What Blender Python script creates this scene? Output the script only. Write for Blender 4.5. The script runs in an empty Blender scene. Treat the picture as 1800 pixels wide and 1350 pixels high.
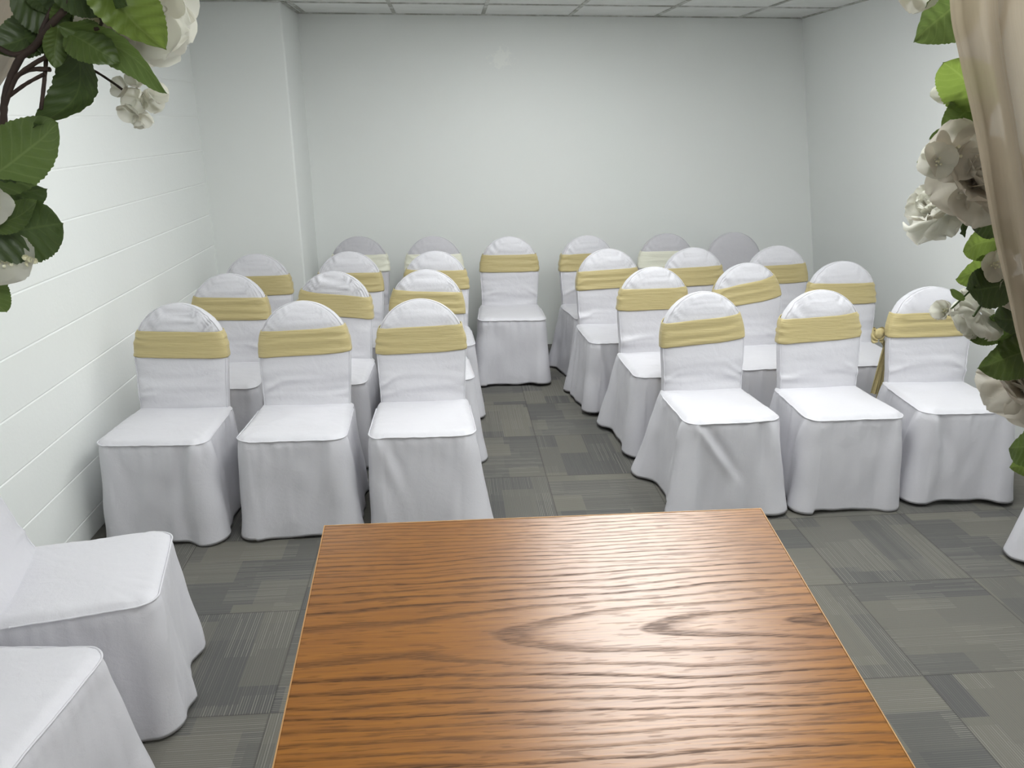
import bpy, math, random
import numpy as np
from mathutils import Vector, Matrix, noise
random.seed(7)
SC = bpy.context.scene
COL = SC.collection
PI = math.pi

# ------------------------------------------------------------ camera, light, exposure
F, H = 1350.0, 1.72
PITCH = math.atan((675 - 207) / F)
YAW = math.atan((900 - 785) / (F / math.cos(PITCH)))
cam_d = bpy.data.cameras.new('camera'); cam = bpy.data.objects.new('camera', cam_d); COL.objects.link(cam)
cam_d.sensor_width = 36; cam_d.lens = F / 1800 * 36; cam_d.clip_start = 0.02
cam.location = (0, 0, H); cam.rotation_euler = (PI / 2 - PITCH, 0, -YAW)
SC.camera = cam
W = bpy.data.worlds.new('world'); SC.world = W; W.use_nodes = True
W.node_tree.nodes['Background'].inputs[0].default_value = (0.9, 0.95, 1, 1)
W.node_tree.nodes['Background'].inputs[1].default_value = 0.02
SC.view_settings.view_transform = 'Standard'; SC.view_settings.look = 'None'
SC.view_settings.gamma = 1; SC.view_settings.exposure = 0.66
SC.view_settings.use_curve_mapping = False
LIGHT_COL = (0.975, 1.0, 0.99)
LIGHT_STRENGTH = 11.0
TROFFERS = [(0.575, 1.70, 0.84), (0.575, 4.14, 0.72), (-0.645, 2.92, 0.32), (1.795, 2.92, 0.70), (0.575, -0.74, 1.25)]   # centre x, y of the 2 x 4 foot ceiling lights, relative output; all but the first are added fill

FWD = Vector((math.sin(YAW) * math.cos(PITCH), math.cos(YAW) * math.cos(PITCH), -math.sin(PITCH)))
RGT = Vector((math.cos(YAW), -math.sin(YAW), 0)); UPV = RGT.cross(FWD)
def at(px, py, Y):
    r = FWD + RGT * ((px - 900) / F) - UPV * ((py - 675) / F)
    return Vector((0, 0, H)) + r * (Y / r.y)

# ------------------------------------------------------------ node helper
class NT:
    def __init__(s, name, rough=0.5):
        s.m = bpy.data.materials.new(name); s.m.use_nodes = True
        s.t = s.m.node_tree; s.b = s.t.nodes['Principled BSDF']; s.b.inputs['Roughness'].default_value = rough
        s.out = s.t.nodes['Material Output']
    def n(s, typ, **kw):
        nd = s.t.nodes.new(typ)
        for k, v in kw.items(): setattr(nd, k, v)
        return nd
    def l(s, a, b): s.t.links.new(a, b)
    def setv(s, sock, v):
        if isinstance(v, bpy.types.NodeSocket): s.l(v, sock)
        else: sock.default_value = v
    def math(s, op, a, b=0.0, c=0.0):
        nd = s.n('ShaderNodeMath', operation=op)
        s.setv(nd.inputs[0], a); s.setv(nd.inputs[1], b); s.setv(nd.inputs[2], c)
        return nd.outputs[0]
    def mix(s, f, a, b, mode='MIX'):
        nd = s.n('ShaderNodeMix', data_type='RGBA', blend_type=mode)
        s.setv(nd.inputs[0], f); s.setv(nd.inputs[6], a); s.setv(nd.inputs[7], b)
        return nd.outputs[2]
    def ramp(s, f, stops):
        nd = s.n('ShaderNodeValToRGB'); s.l(f, nd.inputs[0])
        e = nd.color_ramp.elements
        while len(e) < len(stops): e.new(0.5)
        for i, (p, c) in enumerate(stops):
            e[i].position = p; e[i].color = c if len(c) == 4 else (*c, 1)
        return nd.outputs[0]
    def obj(s): return s.n('ShaderNodeTexCoord').outputs['Object']
    def geo(s): return s.n('ShaderNodeNewGeometry').outputs['Position']
    def xyz(s, v):
        nd = s.n('ShaderNodeSeparateXYZ'); s.l(v, nd.inputs[0]); return nd.outputs
    def comb(s, x, y, z=0.0):
        nd = s.n('ShaderNodeCombineXYZ')
        for i, v in enumerate((x, y, z)): s.setv(nd.inputs[i], v)
        return nd.outputs[0]
    def noise(s, v, scale, detail=3, rough=0.5, dist=0.0):
        nd = s.n('ShaderNodeTexNoise'); s.l(v, nd.inputs['Vector'])
        nd.inputs['Scale'].default_value = scale; nd.inputs['Detail'].default_value = detail
        nd.inputs['Roughness'].default_value = rough; nd.inputs['Distortion'].default_value = dist
        return nd.outputs['Fac']
    def white(s, v):
        nd = s.n('ShaderNodeTexWhiteNoise', noise_dimensions='3D'); s.l(v, nd.inputs['Vector']); return nd.outputs['Value']
    def bump(s, h, strength, dist):
        nd = s.n('ShaderNodeBump'); s.l(h, nd.inputs['Height'])
        nd.inputs['Strength'].default_value = strength; nd.inputs['Distance'].default_value = dist
        s.l(nd.outputs[0], s.b.inputs['Normal'])
    def base(s, c): s.setv(s.b.inputs['Base Color'], c if not isinstance(c, tuple) else (*c[:3], 1))

def fabric(name, col, rough=0.6, sheen=0.25, weave=1500, spec=0.35, trans=0.0):
    k = NT(name, rough); k.b.inputs['Specular IOR Level'].default_value = spec
    k.b.inputs['Sheen Weight'].default_value = sheen; k.b.inputs['Sheen Roughness'].default_value = 0.4
    p = k.obj()
    n1 = k.noise(p, 9, 3); n2 = k.noise(p, 260, 2)
    k.base(k.mix(n1, tuple(c * 0.975 for c in col) + (1,), tuple(min(1, c * 1.02) for c in col) + (1,)))
    h = k.math('ADD', k.math('MULTIPLY', n2, 0.25), k.math('ADD', k.noise(p, 34, 4, 0.55, 0.6), k.math('MULTIPLY', k.noise(p, 11, 3, 0.5, 0.8), 2.2)))
    k.bump(h, 0.22, 0.006)
    if trans:
        tr = k.n('ShaderNodeBsdfTranslucent'); tr.inputs[0].default_value = (*col, 1)
        mx = k.n('ShaderNodeMixShader'); mx.inputs[0].default_value = trans
        k.l(k.b.outputs[0], mx.inputs[1]); k.l(tr.outputs[0], mx.inputs[2]); k.l(mx.outputs[0], k.out.inputs[0])
    return k.m

M = {}
M['cover'] = fabric('white_satin_cover', (0.655, 0.648, 0.688), 0.42, 0.1)
M['cover_grey'] = fabric('pale_grey_cover', (0.55, 0.54, 0.575), 0.6, 0.1)
def satin(name, a, b):
    k = NT(name, 0.42); k.b.inputs['Specular IOR Level'].default_value = 0.5; k.b.inputs['Sheen Weight'].default_value = 0.15
    p = k.xyz(k.obj()); v = k.comb(k.math('MULTIPLY', p[0], 2.5), k.math('MULTIPLY', p[1], 2.5), k.math('MULTIPLY', p[2], 45))
    n1 = k.noise(v, 3.0, 4, 0.6, 0.8)
    k.base(k.mix(n1, (*a, 1), (*b, 1)))
    k.bump(n1, 0.5, 0.006)
    return k.m
M['sash_gold'] = satin('gold_organza_sash', (0.45, 0.37, 0.165), (0.56, 0.47, 0.24))
M['sash_ivory'] = satin('ivory_organza_sash', (0.72, 0.72, 0.60), (0.82, 0.81, 0.70))
k = NT('black_chair_metal', 0.4); k.base((0.03, 0.028, 0.03)); M['metal'] = k.m
k = NT('white_painted_metal', 0.35); k.base((0.8, 0.8, 0.8)); M['arch_metal'] = k.m

# walls
def wall_mat(name, col=(0.87, 0.89, 0.875), smear=False, rough=0.55):
    k = NT(name, rough); p = k.geo()
    n1 = k.noise(p, 1.3, 3); n2 = k.noise(p, 140, 2); n3 = k.noise(p, 11, 4)
    c = k.mix(n1, tuple(x * 0.985 for x in col) + (1,), (*col, 1))
    if smear:                       # a patched, paler rub of paint high on the far wall
        q = k.xyz(p)
        dx = k.math('DIVIDE', k.math('SUBTRACT', q[0], 0.40), 0.10); dz = k.math('DIVIDE', k.math('SUBTRACT', q[2], 2.12), 0.085)
        r = k.math('SQRT', k.math('ADD', k.math('MULTIPLY', dx, dx), k.math('MULTIPLY', dz, dz)))
        rr = k.math('ADD', r, k.math('MULTIPLY', k.math('SUBTRACT', k.noise(p, 22, 4, 0.7), 0.5), 3.4))
        msk = k.ramp(rr, [(0.35, (1, 1, 1)), (0.75, (0, 0, 0))])
        c = k.mix(k.math('MULTIPLY', msk, 0.55), c, (0.97, 0.98, 0.94, 1))
    k.base(c)
    k.bump(k.math('ADD', k.math('MULTIPLY', n2, 0.12), n3), 0.12, 0.004)
    return k.m
M['wall'] = wall_mat('painted_wall'); M['wall_far'] = wall_mat('painted_far_wall', smear=True)
k = NT('painted_block', 0.5); p = k.geo(); col = (0.88, 0.90, 0.885)
q = k.xyz(p)
k.base(k.mix(k.noise(p, 1.3, 3), (0.86, 0.885, 0.865, 1), (*col, 1)))
# grey scuff on the block wall
k.bump(k.math('ADD', k.math('MULTIPLY', k.noise(p, 60, 4, 0.6), 0.5), k.noise(p, 9, 3)), 0.3, 0.004)
M['block'] = k.m
k = NT('ceiling_tile', 0.9); p = k.geo()
n1 = k.noise(p, 5, 4, 0.6); n2 = k.noise(p, 90, 3)
k.base(k.mix(k.ramp(n1, [(0.35, (0, 0, 0)), (0.7, (1, 1, 1))]), (0.80, 0.81, 0.78, 1), (0.88, 0.89, 0.87, 1))); k.bump(n2, 0.35, 0.004); M['ceil'] = k.m
k = NT('ceiling_grid_metal', 0.6); p = k.geo()
k.base(k.mix(k.ramp(k.noise(p, 7, 4, 0.7), [(0.42, (0, 0, 0)), (0.62, (1, 1, 1))]), (0.38, 0.38, 0.34, 1), (0.68, 0.69, 0.66, 1))); M['grid'] = k.m
k = NT('light_diffuser', 0.5); k.base((0.8, 0.8, 0.8)); DIFFUSER_NT = k

# carpet: half-metre tiles laid quarter-turned, fine cut lines and blocks of tone
def carpet():
    k = NT('carpet_tile', 0.95); k.b.inputs['Specular IOR Level'].default_value = 0.1
    T = 0.522
    q = k.xyz(k.geo())
    ux = k.math('DIVIDE', k.math('SUBTRACT', q[0], 0.458), T); uy = k.math('DIVIDE', k.math('SUBTRACT', q[1], 3.508), T)
    ix = k.math('FLOOR', ux); iy = k.math('FLOOR', uy)
    fx = k.math('SUBTRACT', ux, ix); fy = k.math('SUBTRACT', uy, iy)
    par = k.math('ABSOLUTE', k.math('FLOORED_MODULO', k.math('ADD', ix, iy), 2.0))   # 0: lines run away from the viewer
    inv = k.math('SUBTRACT', 1.0, par)
    a = k.math('ADD', k.math('MULTIPLY', fx, inv), k.math('MULTIPLY', fy, par))       # across the lines
    b = k.math('ADD', k.math('MULTIPLY', fy, inv), k.math('MULTIPLY', fx, par))       # along them
    tid = k.math('ADD', k.math('MULTIPLY', ix, 7.13), k.math('MULTIPLY', iy, 13.7))
    ln = k.math('FLOOR', k.math('MULTIPLY', a, 66.0))
    seg = k.math('FLOOR', k.math('ADD', k.math('MULTIPLY', b, 1.3), k.math('MULTIPLY', k.white(k.comb(ln, tid, 3.0)), 1.0)))
    r1 = k.white(k.comb(ln, seg, tid))
    # blocks of tone
    def block(na, nb, z):
        A = k.math('MULTIPLY', a, na); ja = k.math('FLOOR', k.math('ADD', A, k.white(k.comb(tid, z, 1.0))))
        B = k.math('FLOOR', k.math('ADD', k.math('MULTIPLY', b, nb), k.math('MULTIPLY', k.white(k.comb(ja, tid, z)), 1.0)))
        return k.white(k.comb(k.math('ADD', ja, tid), B, z))
    b1 = block(3.4, 1.6, 5.0); b2 = block(5.0, 2.3, 9.0)
    lineprof = k.math('ABSOLUTE', k.math('SUBTRACT', k.math('FRACT', k.math('MULTIPLY', a, 66.0)), 0.5))
    lm = k.ramp(lineprof, [(0.10, (1, 1, 1)), (0.32, (0, 0, 0))])
    amp = k.ramp(b2, [(0.2, (0.3, 0.3, 0.3)), (0.8, (1, 1, 1))])
    lines = k.math('MULTIPLY', k.math('MULTIPLY', lm, amp), k.ramp(r1, [(0.0, (0.1, 0.1, 0.1)), (1.0, (1, 1, 1))]))
    tone = k.ramp(b1, [(0.0, (0.108, 0.107, 0.106)), (0.22, (0.118, 0.117, 0.114)), (0.45, (0.142, 0.138, 0.128)), (0.75, (0.168, 0.161, 0.141)), (1.0, (0.188, 0.179, 0.154))])
    c = k.mix(k.math('MULTIPLY', r1, 0.25), tone, (0.10, 0.10, 0.097, 1))
    c = k.mix(k.math('MULTIPLY', lines, 0.70), c, (0.31, 0.30, 0.262, 1))
    c = k.mix(k.math('MULTIPLY', k.noise(k.geo(), 350, 2), 0.3), c, (0.075, 0.075, 0.072, 1))
    e = k.math('MINIMUM', k.math('MINIMUM', fx, k.math('SUBTRACT', 1.0, fx)), k.math('MINIMUM', fy, k.math('SUBTRACT', 1.0, fy)))
    em = k.ramp(e, [(0.001, (1, 1, 1)), (0.009, (0, 0, 0))])
    c = k.mix(k.math('MULTIPLY', em, 0.45), c, (0.035, 0.035, 0.032, 1))
    k.base(c)
    k.bump(k.math('ADD', k.math('MULTIPLY', lines, 0.6), k.noise(k.geo(), 500, 2)), 0.35, 0.003)
    return k.m
M['carpet'] = carpet()

# plain-sawn oak: growth rings cut by the board, opened pores in each ring
def oak(name, scale_x=1.0):
    k = NT(name, 0.36)
    q = k.xyz(k.obj()); x, y = q[0], q[1]
    w1 = k.noise(k.comb(k.math('MULTIPLY', x, 2.2), k.math('MULTIPLY', y, 9.0), q[2]), 1.5, 3, 0.5)
    w2 = k.noise(k.comb(k.math('MULTIPLY', x, 14.0), k.math('MULTIPLY', y, 60.0), q[2]), 1.0, 3, 0.6)
    yc = k.math('ADD', k.math('SUBTRACT', y, -0.215), k.math('MULTIPLY', k.math('SUBTRACT', w1, 0.5), 0.030))
    # ring distance falls with x, so the V figures open to the right
    d = k.math('ADD', 0.0444, k.math('MULTIPLY', k.math('MAXIMUM', x, -0.17), -0.077))
    r = k.math('SQRT', k.math('ADD', k.math('MULTIPLY', yc, yc), k.math('MULTIPLY', d, d)))
    r = k.math('ADD', r, k.math('MULTIPLY', k.math('SUBTRACT', w2, 0.5), 0.0022))
    far = k.math('MAXIMUM', k.math('SUBTRACT', yc, 0.035), 0.0)
    rings = k.math('ADD', k.math('MULTIPLY', r, 75.0), k.math('MULTIPLY', k.math('MULTIPLY', far, far), 230.0))
    fr = k.math('FRACT', rings); rid = k.math('FLOOR', rings)
    prof = k.ramp(fr, [(0.0, (0.05, 0.05, 0.05)), (0.48, (0.0, 0.0, 0.0)), (0.64, (0.85, 0.85, 0.85)), (0.80, (1, 1, 1)), (0.86, (0.1, 0.1, 0.1)), (1.0, (0.05, 0.05, 0.05))])
    por = k.noise(k.comb(k.math('MULTIPLY', x, 34.0), k.math('MULTIPLY', y, 640.0), q[2]), 1.0, 2, 0.6)
    porm = k.ramp(por, [(0.44, (0, 0, 0)), (0.54, (1, 1, 1))])
    fine = k.noise(k.comb(k.math('MULTIPLY', x, 9.0), k.math('MULTIPLY', y, 230.0), q[2]), 1.0, 4, 0.65)
    rstr = k.math('ADD', 0.65, k.math('MULTIPLY', k.white(k.comb(rid, 1.0, 2.0)), 0.35))
    dark = k.math('MULTIPLY', k.math('MULTIPLY', prof, k.math('ADD', 0.50, k.math('MULTIPLY', porm, 0.5))), rstr)
    broad = k.noise(k.comb(k.math('MULTIPLY', x, 1.6), k.math('MULTIPLY', y, 7.0), 3.0), 1.0, 3)
    basec = k.mix(broad, (0.235, 0.084, 0.011, 1), (0.345, 0.145, 0.022, 1))
    basec = k.mix(k.ramp(fine, [(0.35, (0.55, 0.55, 0.55)), (0.65, (0, 0, 0))]), basec, (0.135, 0.046, 0.010, 1))
    dash = k.noise(k.comb(k.math('MULTIPLY', x, 22.0), k.math('MULTIPLY', y, 330.0), 7.0), 1.0, 2, 0.5)
    dash = k.ramp(dash, [(0.57, (0, 0, 0)), (0.62, (1, 1, 1))])
    dark = k.math('MAXIMUM', dark, k.math('MULTIPLY', dash, 0.36))
    c = k.mix(k.math('MULTIPLY', dark, 0.92), basec, (0.036, 0.015, 0.007, 1))
    k.base(c)
    k.setv(k.b.inputs['Roughness'], k.math('ADD', 0.29, k.math('MULTIPLY', dark, 0.2)))
    shine = k.math('SUBTRACT', 1.0, k.math('MULTIPLY', dark, 0.75))
    k.setv(k.b.inputs['Specular IOR Level'], k.math('MULTIPLY', shine, 0.5)); k.setv(k.b.inputs['Coat Weight'], k.math('MULTIPLY', shine, 0.45))
    k.b.inputs['Coat Roughness'].default_value = 0.30
    hgt = k.math('SUBTRACT', k.math('MULTIPLY', fine, 0.5), k.math('MULTIPLY', dark, 1.0))
    k.bump(hgt, 0.12, 0.0010)
    return k.m
M['oak'] = oak('varnished_oak')
k = NT('worn_oak_edge', 0.5); n1 = k.noise(k.obj(), 60, 3); k.base(k.mix(n1, (0.30, 0.14, 0.05, 1), (0.52, 0.31, 0.13, 1))); M['oak_edge'] = k.m

def leafmat(name, a, b, vein, trans=0.45):
    k = NT(name, 0.45); uv = k.xyz(k.n('ShaderNodeUVMap').outputs[0])
    s = k.math('ABSOLUTE', k.math('SUBTRACT', uv[0], 0.5))
    mid = k.ramp(s, [(0.008, (1, 1, 1)), (0.03, (0, 0, 0))])
    vv = k.math('FRACT', k.math('SUBTRACT', k.math('MULTIPLY', uv[1], 8.0), k.math('MULTIPLY', s, 5.0)))
    sv = k.ramp(k.math('ABSOLUTE', k.math('SUBTRACT', vv, 0.5)), [(0.03, (1, 1, 1)), (0.12, (0, 0, 0))])
    c = k.mix(k.noise(k.obj(), 35, 3, 0.6), (*a, 1), (*b, 1))
    c = k.mix(k.math('MULTIPLY', k.math('MAXIMUM', mid, k.math('MULTIPLY', sv, 0.55)), 0.6), c, (*vein, 1))
    k.base(c)
    k.bump(k.noise(k.obj(), 260, 2), 0.25, 0.001)
    tr = k.n('ShaderNodeBsdfTranslucent'); tc = k.mix(0.5, c, (*[min(1, v * 1.7) for v in b], 1)); k.l(tc, tr.inputs[0])
    mx = k.n('ShaderNodeMixShader'); mx.inputs[0].default_value = trans
    k.l(k.b.outputs[0], mx.inputs[1]); k.l(tr.outputs[0], mx.inputs[2]); k.l(mx.outputs[0], k.out.inputs[0])
    return k.m
M['leaf_dark'] = leafmat('shaded_silk_leaf', (0.035, 0.058, 0.018), (0.065, 0.10, 0.028), (0.10, 0.145, 0.045), 0.22)  # same green leaf, with the shade put into a darker colour
M['leaf_mid'] = leafmat('green_silk_leaf', (0.070, 0.115, 0.030), (0.12, 0.175, 0.045), (0.18, 0.24, 0.08), 0.30)
M['leaf_bright'] = leafmat('backlit_silk_leaf', (0.11, 0.17, 0.03), (0.18, 0.25, 0.05), (0.23, 0.30, 0.09), 0.42)  # same green leaf, with the backlight put into a lighter colour
def petalmat(name, a, b, trans):
    k = NT(name, 0.65); k.b.inputs['Sheen Weight'].default_value = 0.2
    c = k.mix(k.noise(k.obj(), 30, 3), (*a, 1), (*b, 1)); k.base(c); k.bump(k.noise(k.obj(), 160, 3), 0.2, 0.002)
    tr = k.n('ShaderNodeBsdfTranslucent'); k.l(c, tr.inputs[0])
    mx = k.n('ShaderNodeMixShader'); mx.inputs[0].default_value = trans
    k.l(k.b.outputs[0], mx.inputs[1]); k.l(tr.outputs[0], mx.inputs[2]); k.l(mx.outputs[0], k.out.inputs[0])
    return k.m
M['petal'] = petalmat('ivory_silk_petal', (0.74, 0.73, 0.65), (0.82, 0.81, 0.74), 0.42)
M['petal_shaded'] = petalmat('shaded_silk_petal', (0.64, 0.60, 0.53), (0.73, 0.69, 0.61), 0.36)  # white petal with the shade of its near side painted in
M['stamen'] = petalmat('cream_stamen', (0.85, 0.82, 0.60), (0.9, 0.88, 0.7), 0.1)
k = NT('brown_wire_stem', 0.7); k.base(k.mix(k.noise(k.obj(), 90, 3), (0.02, 0.012, 0.010, 1), (0.06, 0.035, 0.025, 1))); M['stem'] = k.m
k = NT('green_wire_stem', 0.6); k.base((0.07, 0.11, 0.03)); M['stem_green'] = k.m
def sheer():
    k = NT('sheer_beige_voile', 0.7); k.b.inputs['Sheen Weight'].default_value = 0.3
    c = k.mix(k.noise(k.obj(), 12, 3), (0.30, 0.245, 0.175, 1), (0.37, 0.305, 0.225, 1)); k.base(c)
    q = k.xyz(k.n('ShaderNodeUVMap').outputs[0])
    k.bump(k.noise(k.comb(k.math('MULTIPLY', q[0], 60.0), k.math('MULTIPLY', q[1], 2.0)), 1.0, 4), 0.4, 0.006)
    tr = k.n('ShaderNodeBsdfTranslucent'); k.l(c, tr.inputs[0])
    mx = k.n('ShaderNodeMixShader'); mx.inputs[0].default_value = 0.45
    k.l(k.b.outputs[0], mx.inputs[1]); k.l(tr.outputs[0], mx.inputs[2])
    tp = k.n('ShaderNodeBsdfTransparent'); m2 = k.n('ShaderNodeMixShader'); m2.inputs[0].default_value = 0.09
    k.l(mx.outputs[0], m2.inputs[1]); k.l(tp.outputs[0], m2.inputs[2]); k.l(m2.outputs[0], k.out.inputs[0])
    return k.m
M['sheer'] = sheer()

# ------------------------------------------------------------ mesh helpers
WORLD_BUILT = set()      # things whose parts are given in room coordinates and shifted to their root
class MB:
    def __init__(s): s.v = []; s.f = []; s.uv = {}
    def grid(s, P, closeu=False, closev=False, uv=None):
        nu = len(P); nv = len(P[0]); o = len(s.v)
        for r in P: s.v += [tuple(p) for p in r]
        for i in range(nu - (0 if closeu else 1)):
            for j in range(nv - (0 if closev else 1)):
                i2 = (i + 1) % nu; j2 = (j + 1) % nv
                s.f.append((o + i * nv + j, o + i2 * nv + j, o + i2 * nv + j2, o + i * nv + j2))
        if uv:
            for i in range(nu):
                for j in range(nv): s.uv[o + i * nv + j] = (j / (nv - 1), i / (nu - 1))
        return o
    def box(s, x0, x1, y0, y1, z0, z1):
        o = len(s.v)
        s.v += [(x, y, z) for z in (z0, z1) for x, y in ((x0, y0), (x1, y0), (x1, y1), (x0, y1))]
        s.f += [tuple(o + i for i in f) for f in ((0, 3, 2, 1), (4, 5, 6, 7), (0, 1, 5, 4), (1, 2, 6, 5), (2, 3, 7, 6), (3, 0, 4, 7))]
    def tube(s, pts, rad, n=10, caps=True):
        pts = [Vector(p) for p in pts]; R = rad if isinstance(rad, (list, tuple)) else [rad] * len(pts)
        rows = []; prev = None
        for i, p in enumerate(pts):
            t = (pts[min(i + 1, len(pts) - 1)] - pts[max(i - 1, 0)]).normalized()
            if prev is None: a = t.orthogonal().normalized()
            else: a = (prev - t * prev.dot(t)).normalized()
            prev = a; b = t.cross(a)
            rows.append([p + (a * math.cos(2 * PI * k_ / n) + b * math.sin(2 * PI * k_ / n)) * R[i] for k_ in range(n)])
        o = s.grid(rows, closev=True)
        if caps:
            s.f.append(tuple(o + k_ for k_ in range(n))[::-1]); e = o + (len(rows) - 1) * n
            s.f.append(tuple(e + k_ for k_ in range(n)))
    def build(s, name, mat, parent=None, smooth=True, auto=None):
        r_ = parent
        while r_ and r_.parent: r_ = r_.parent
        if r_ and r_.name in WORLD_BUILT: q = r_.location; s.v = [(a - q[0], b - q[1], c - q[2]) for a, b, c in s.v]
        me = bpy.data.meshes.new(name); me.from_pydata(s.v, [], s.f); me.validate(); me.update()
        if s.uv:
            ul = me.uv_layers.new(name='UVMap')
            for lp in me.loops: ul.data[lp.index].uv = s.uv.get(lp.vertex_index, (0, 0))
        me.polygons.foreach_set('use_smooth', [smooth] * len(me.polygons))
        me.materials.append(mat)
        o = bpy.data.objects.new(name, me); COL.objects.link(o)
        if parent: o.parent = parent
        return o
def bevel(o, w=0.004, seg=2):
    m = o.modifiers.new('bevel', 'BEVEL'); m.width = w; m.segments = seg; m.limit_method = 'ANGLE'
    return o
def empty(name, label, cat, loc, rz=0, group=None):
    o = bpy.data.objects.new(name, None); COL.objects.link(o); o.empty_display_size = 0.1
    o.location = loc; o.rotation_euler = (0, 0, rz); tag(o, label, cat, group); return o
def tag(o, label, cat, group=None):
    o['label'] = label; o['category'] = cat
    if group: o['group'] = group
    return o
def struct(o): o['kind'] = 'structure'; return o
def sstep(a, b, x):
    t = min(1, max(0, (x - a) / (b - a))); return t * t * (3 - 2 * t)
def nz(x, y, z=0.0): return noise.noise(Vector((x, y, z)))

# ------------------------------------------------------------ the room
YB, YN, ZC, XL = 5.90, -2.6, 2.40, -1.58
RT, RB = 2.57, 3.00       # right wall: top and foot
m = MB(); m.box(XL - 0.1, 3.4, YN - 0.1, YB + 0.1, -0.1, 0); struct(m.build('floor', M['carpet'], smooth=False))
m = MB(); m.box(XL - 0.1, 3.4, YN - 0.1, YB + 0.1, ZC, ZC + 0.1); struct(m.build('ceiling', M['ceil'], smooth=False))
m = MB(); m.box(XL - 0.1, 3.4, YB, YB + 0.1, 0, ZC); struct(m.build('wall_far', M['wall_far'], smooth=False))
m = MB(); m.box(XL - 0.1, 3.4, YN - 0.1, YN, 0, ZC); struct(m.build('wall_near', M['wall'], smooth=False))
m = MB(); m.v = [(RB, YN, 0), (RB, YB, 0), (RT, YB, ZC), (RT, YN, ZC), (RB + .15, YN, 0), (RB + .15, YB, 0), (RT + .15, YB, ZC), (RT + .15, YN, ZC)]
m.f = [(0, 3, 2, 1), (4, 5, 6, 7), (3, 7, 6, 2), (0, 1, 5, 4), (0, 4, 7, 3), (1, 2, 6, 5)]
struct(m.build('wall_right', M['wall'], smooth=False))
m = MB(); m.box(XL - 0.05, -1.0, 5.33, YB + 0.05, 0, ZC); struct(bevel(m.build('trim_1', M['wall'], smooth=False), 0.012, 3))
# left wall: painted blocks, with grooved mortar courses
zs = []
zj = [0.102 + 0.203 * i for i in range(12)]
prof = [(0.0, 0.0)]
for z in zj:
    prof += [(0, z - 0.005), (-0.0022, z - 0.001), (-0.0022, z + 0.0005), (0, z + 0.004)]
prof += [(0, ZC)]
rows = []
ys = [YN + (YB - YN) * i / 60 for i in range(61)]
for dx, z in prof: rows.append([(XL + dx, y, z) for y in ys])
m = MB(); m.grid(rows)
o = len(m.v); m.v += [(XL - 0.1, YN, 0), (XL - 0.1, YB, 0), (XL - 0.1, YB, ZC), (XL - 0.1, YN, ZC)]; m.f.append((o, o + 1, o + 2, o + 3))
struct(m.build('wall_left', M['block'], smooth=False))
# dark scuff on the left wall
# ceiling grid
m = MB(); w = 0.012
gx = [0.27 + 0.61 * i for i in range(-3, 4)]; gy = [5.36 - 0.61 * i for i in range(0, 14)]
for x in gx: m.box(x - w, x + w, YN, YB, ZC - 0.006, ZC + 0.002)
for y in gy: m.box(XL, RT, y - w, y + w, ZC - 0.0065, ZC + 0.002)
for (a, b, c, d) in ((XL, RT, YB - 0.022, YB), (RT - 0.021, RT, YN, YB), (XL, XL + 0.022, YN, 5.33), (-1.0, -0.978, 5.33, YB), (XL, -1.0, 5.308, 5.33)):
    m.box(a, b, c, d, ZC - 0.007, ZC + 0.002)
struct(m.build('trim_2', M['grid'], smooth=False))
# ceiling lights: the first known by its glare, the other four added for fill
for i, (x, y, rel) in enumerate(TROFFERS):
    lab = ['recessed white ceiling light panel above the front of the aisle, next to the lectern', 'recessed white ceiling light panel, unseen fill added above the far end of the aisle', 'recessed white ceiling light panel, unseen fill added over chairs by the left block wall', 'recessed white ceiling light panel, unseen fill added over chairs by the right wall', 'recessed white ceiling light panel, unseen fill added behind the flower arch and the lectern'][i]
    t = empty('ceiling_light', lab, 'light', (x, y, ZC - 0.008), 0, 'ceiling light panels')
    f = MB(); a, b = 0.295, 0.60
    for bx in ((-a, a, -b, -b + .025), (-a, a, b - .025, b), (-a, -a + .025, -b + .025, b - .025), (a - .025, a, -b + .025, b - .025)):
        f.box(*bx, -0.012, 0.0)
    f.build('frame', M['arch_metal'], t, smooth=False)
    dm = DIFFUSER_NT.m.copy() if i else DIFFUSER_NT.m
    bs = dm.node_tree.nodes['Principled BSDF']
    bs.inputs['Emission Color'].default_value = (*LIGHT_COL, 1); bs.inputs['Emission Strength'].default_value = LIGHT_STRENGTH * rel
    g = MB(); g.box(-a + .025, a - .025, -b + .025, b - .025, -0.008, -0.002); g.build('diffuser', dm, t, smooth=False)

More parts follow.
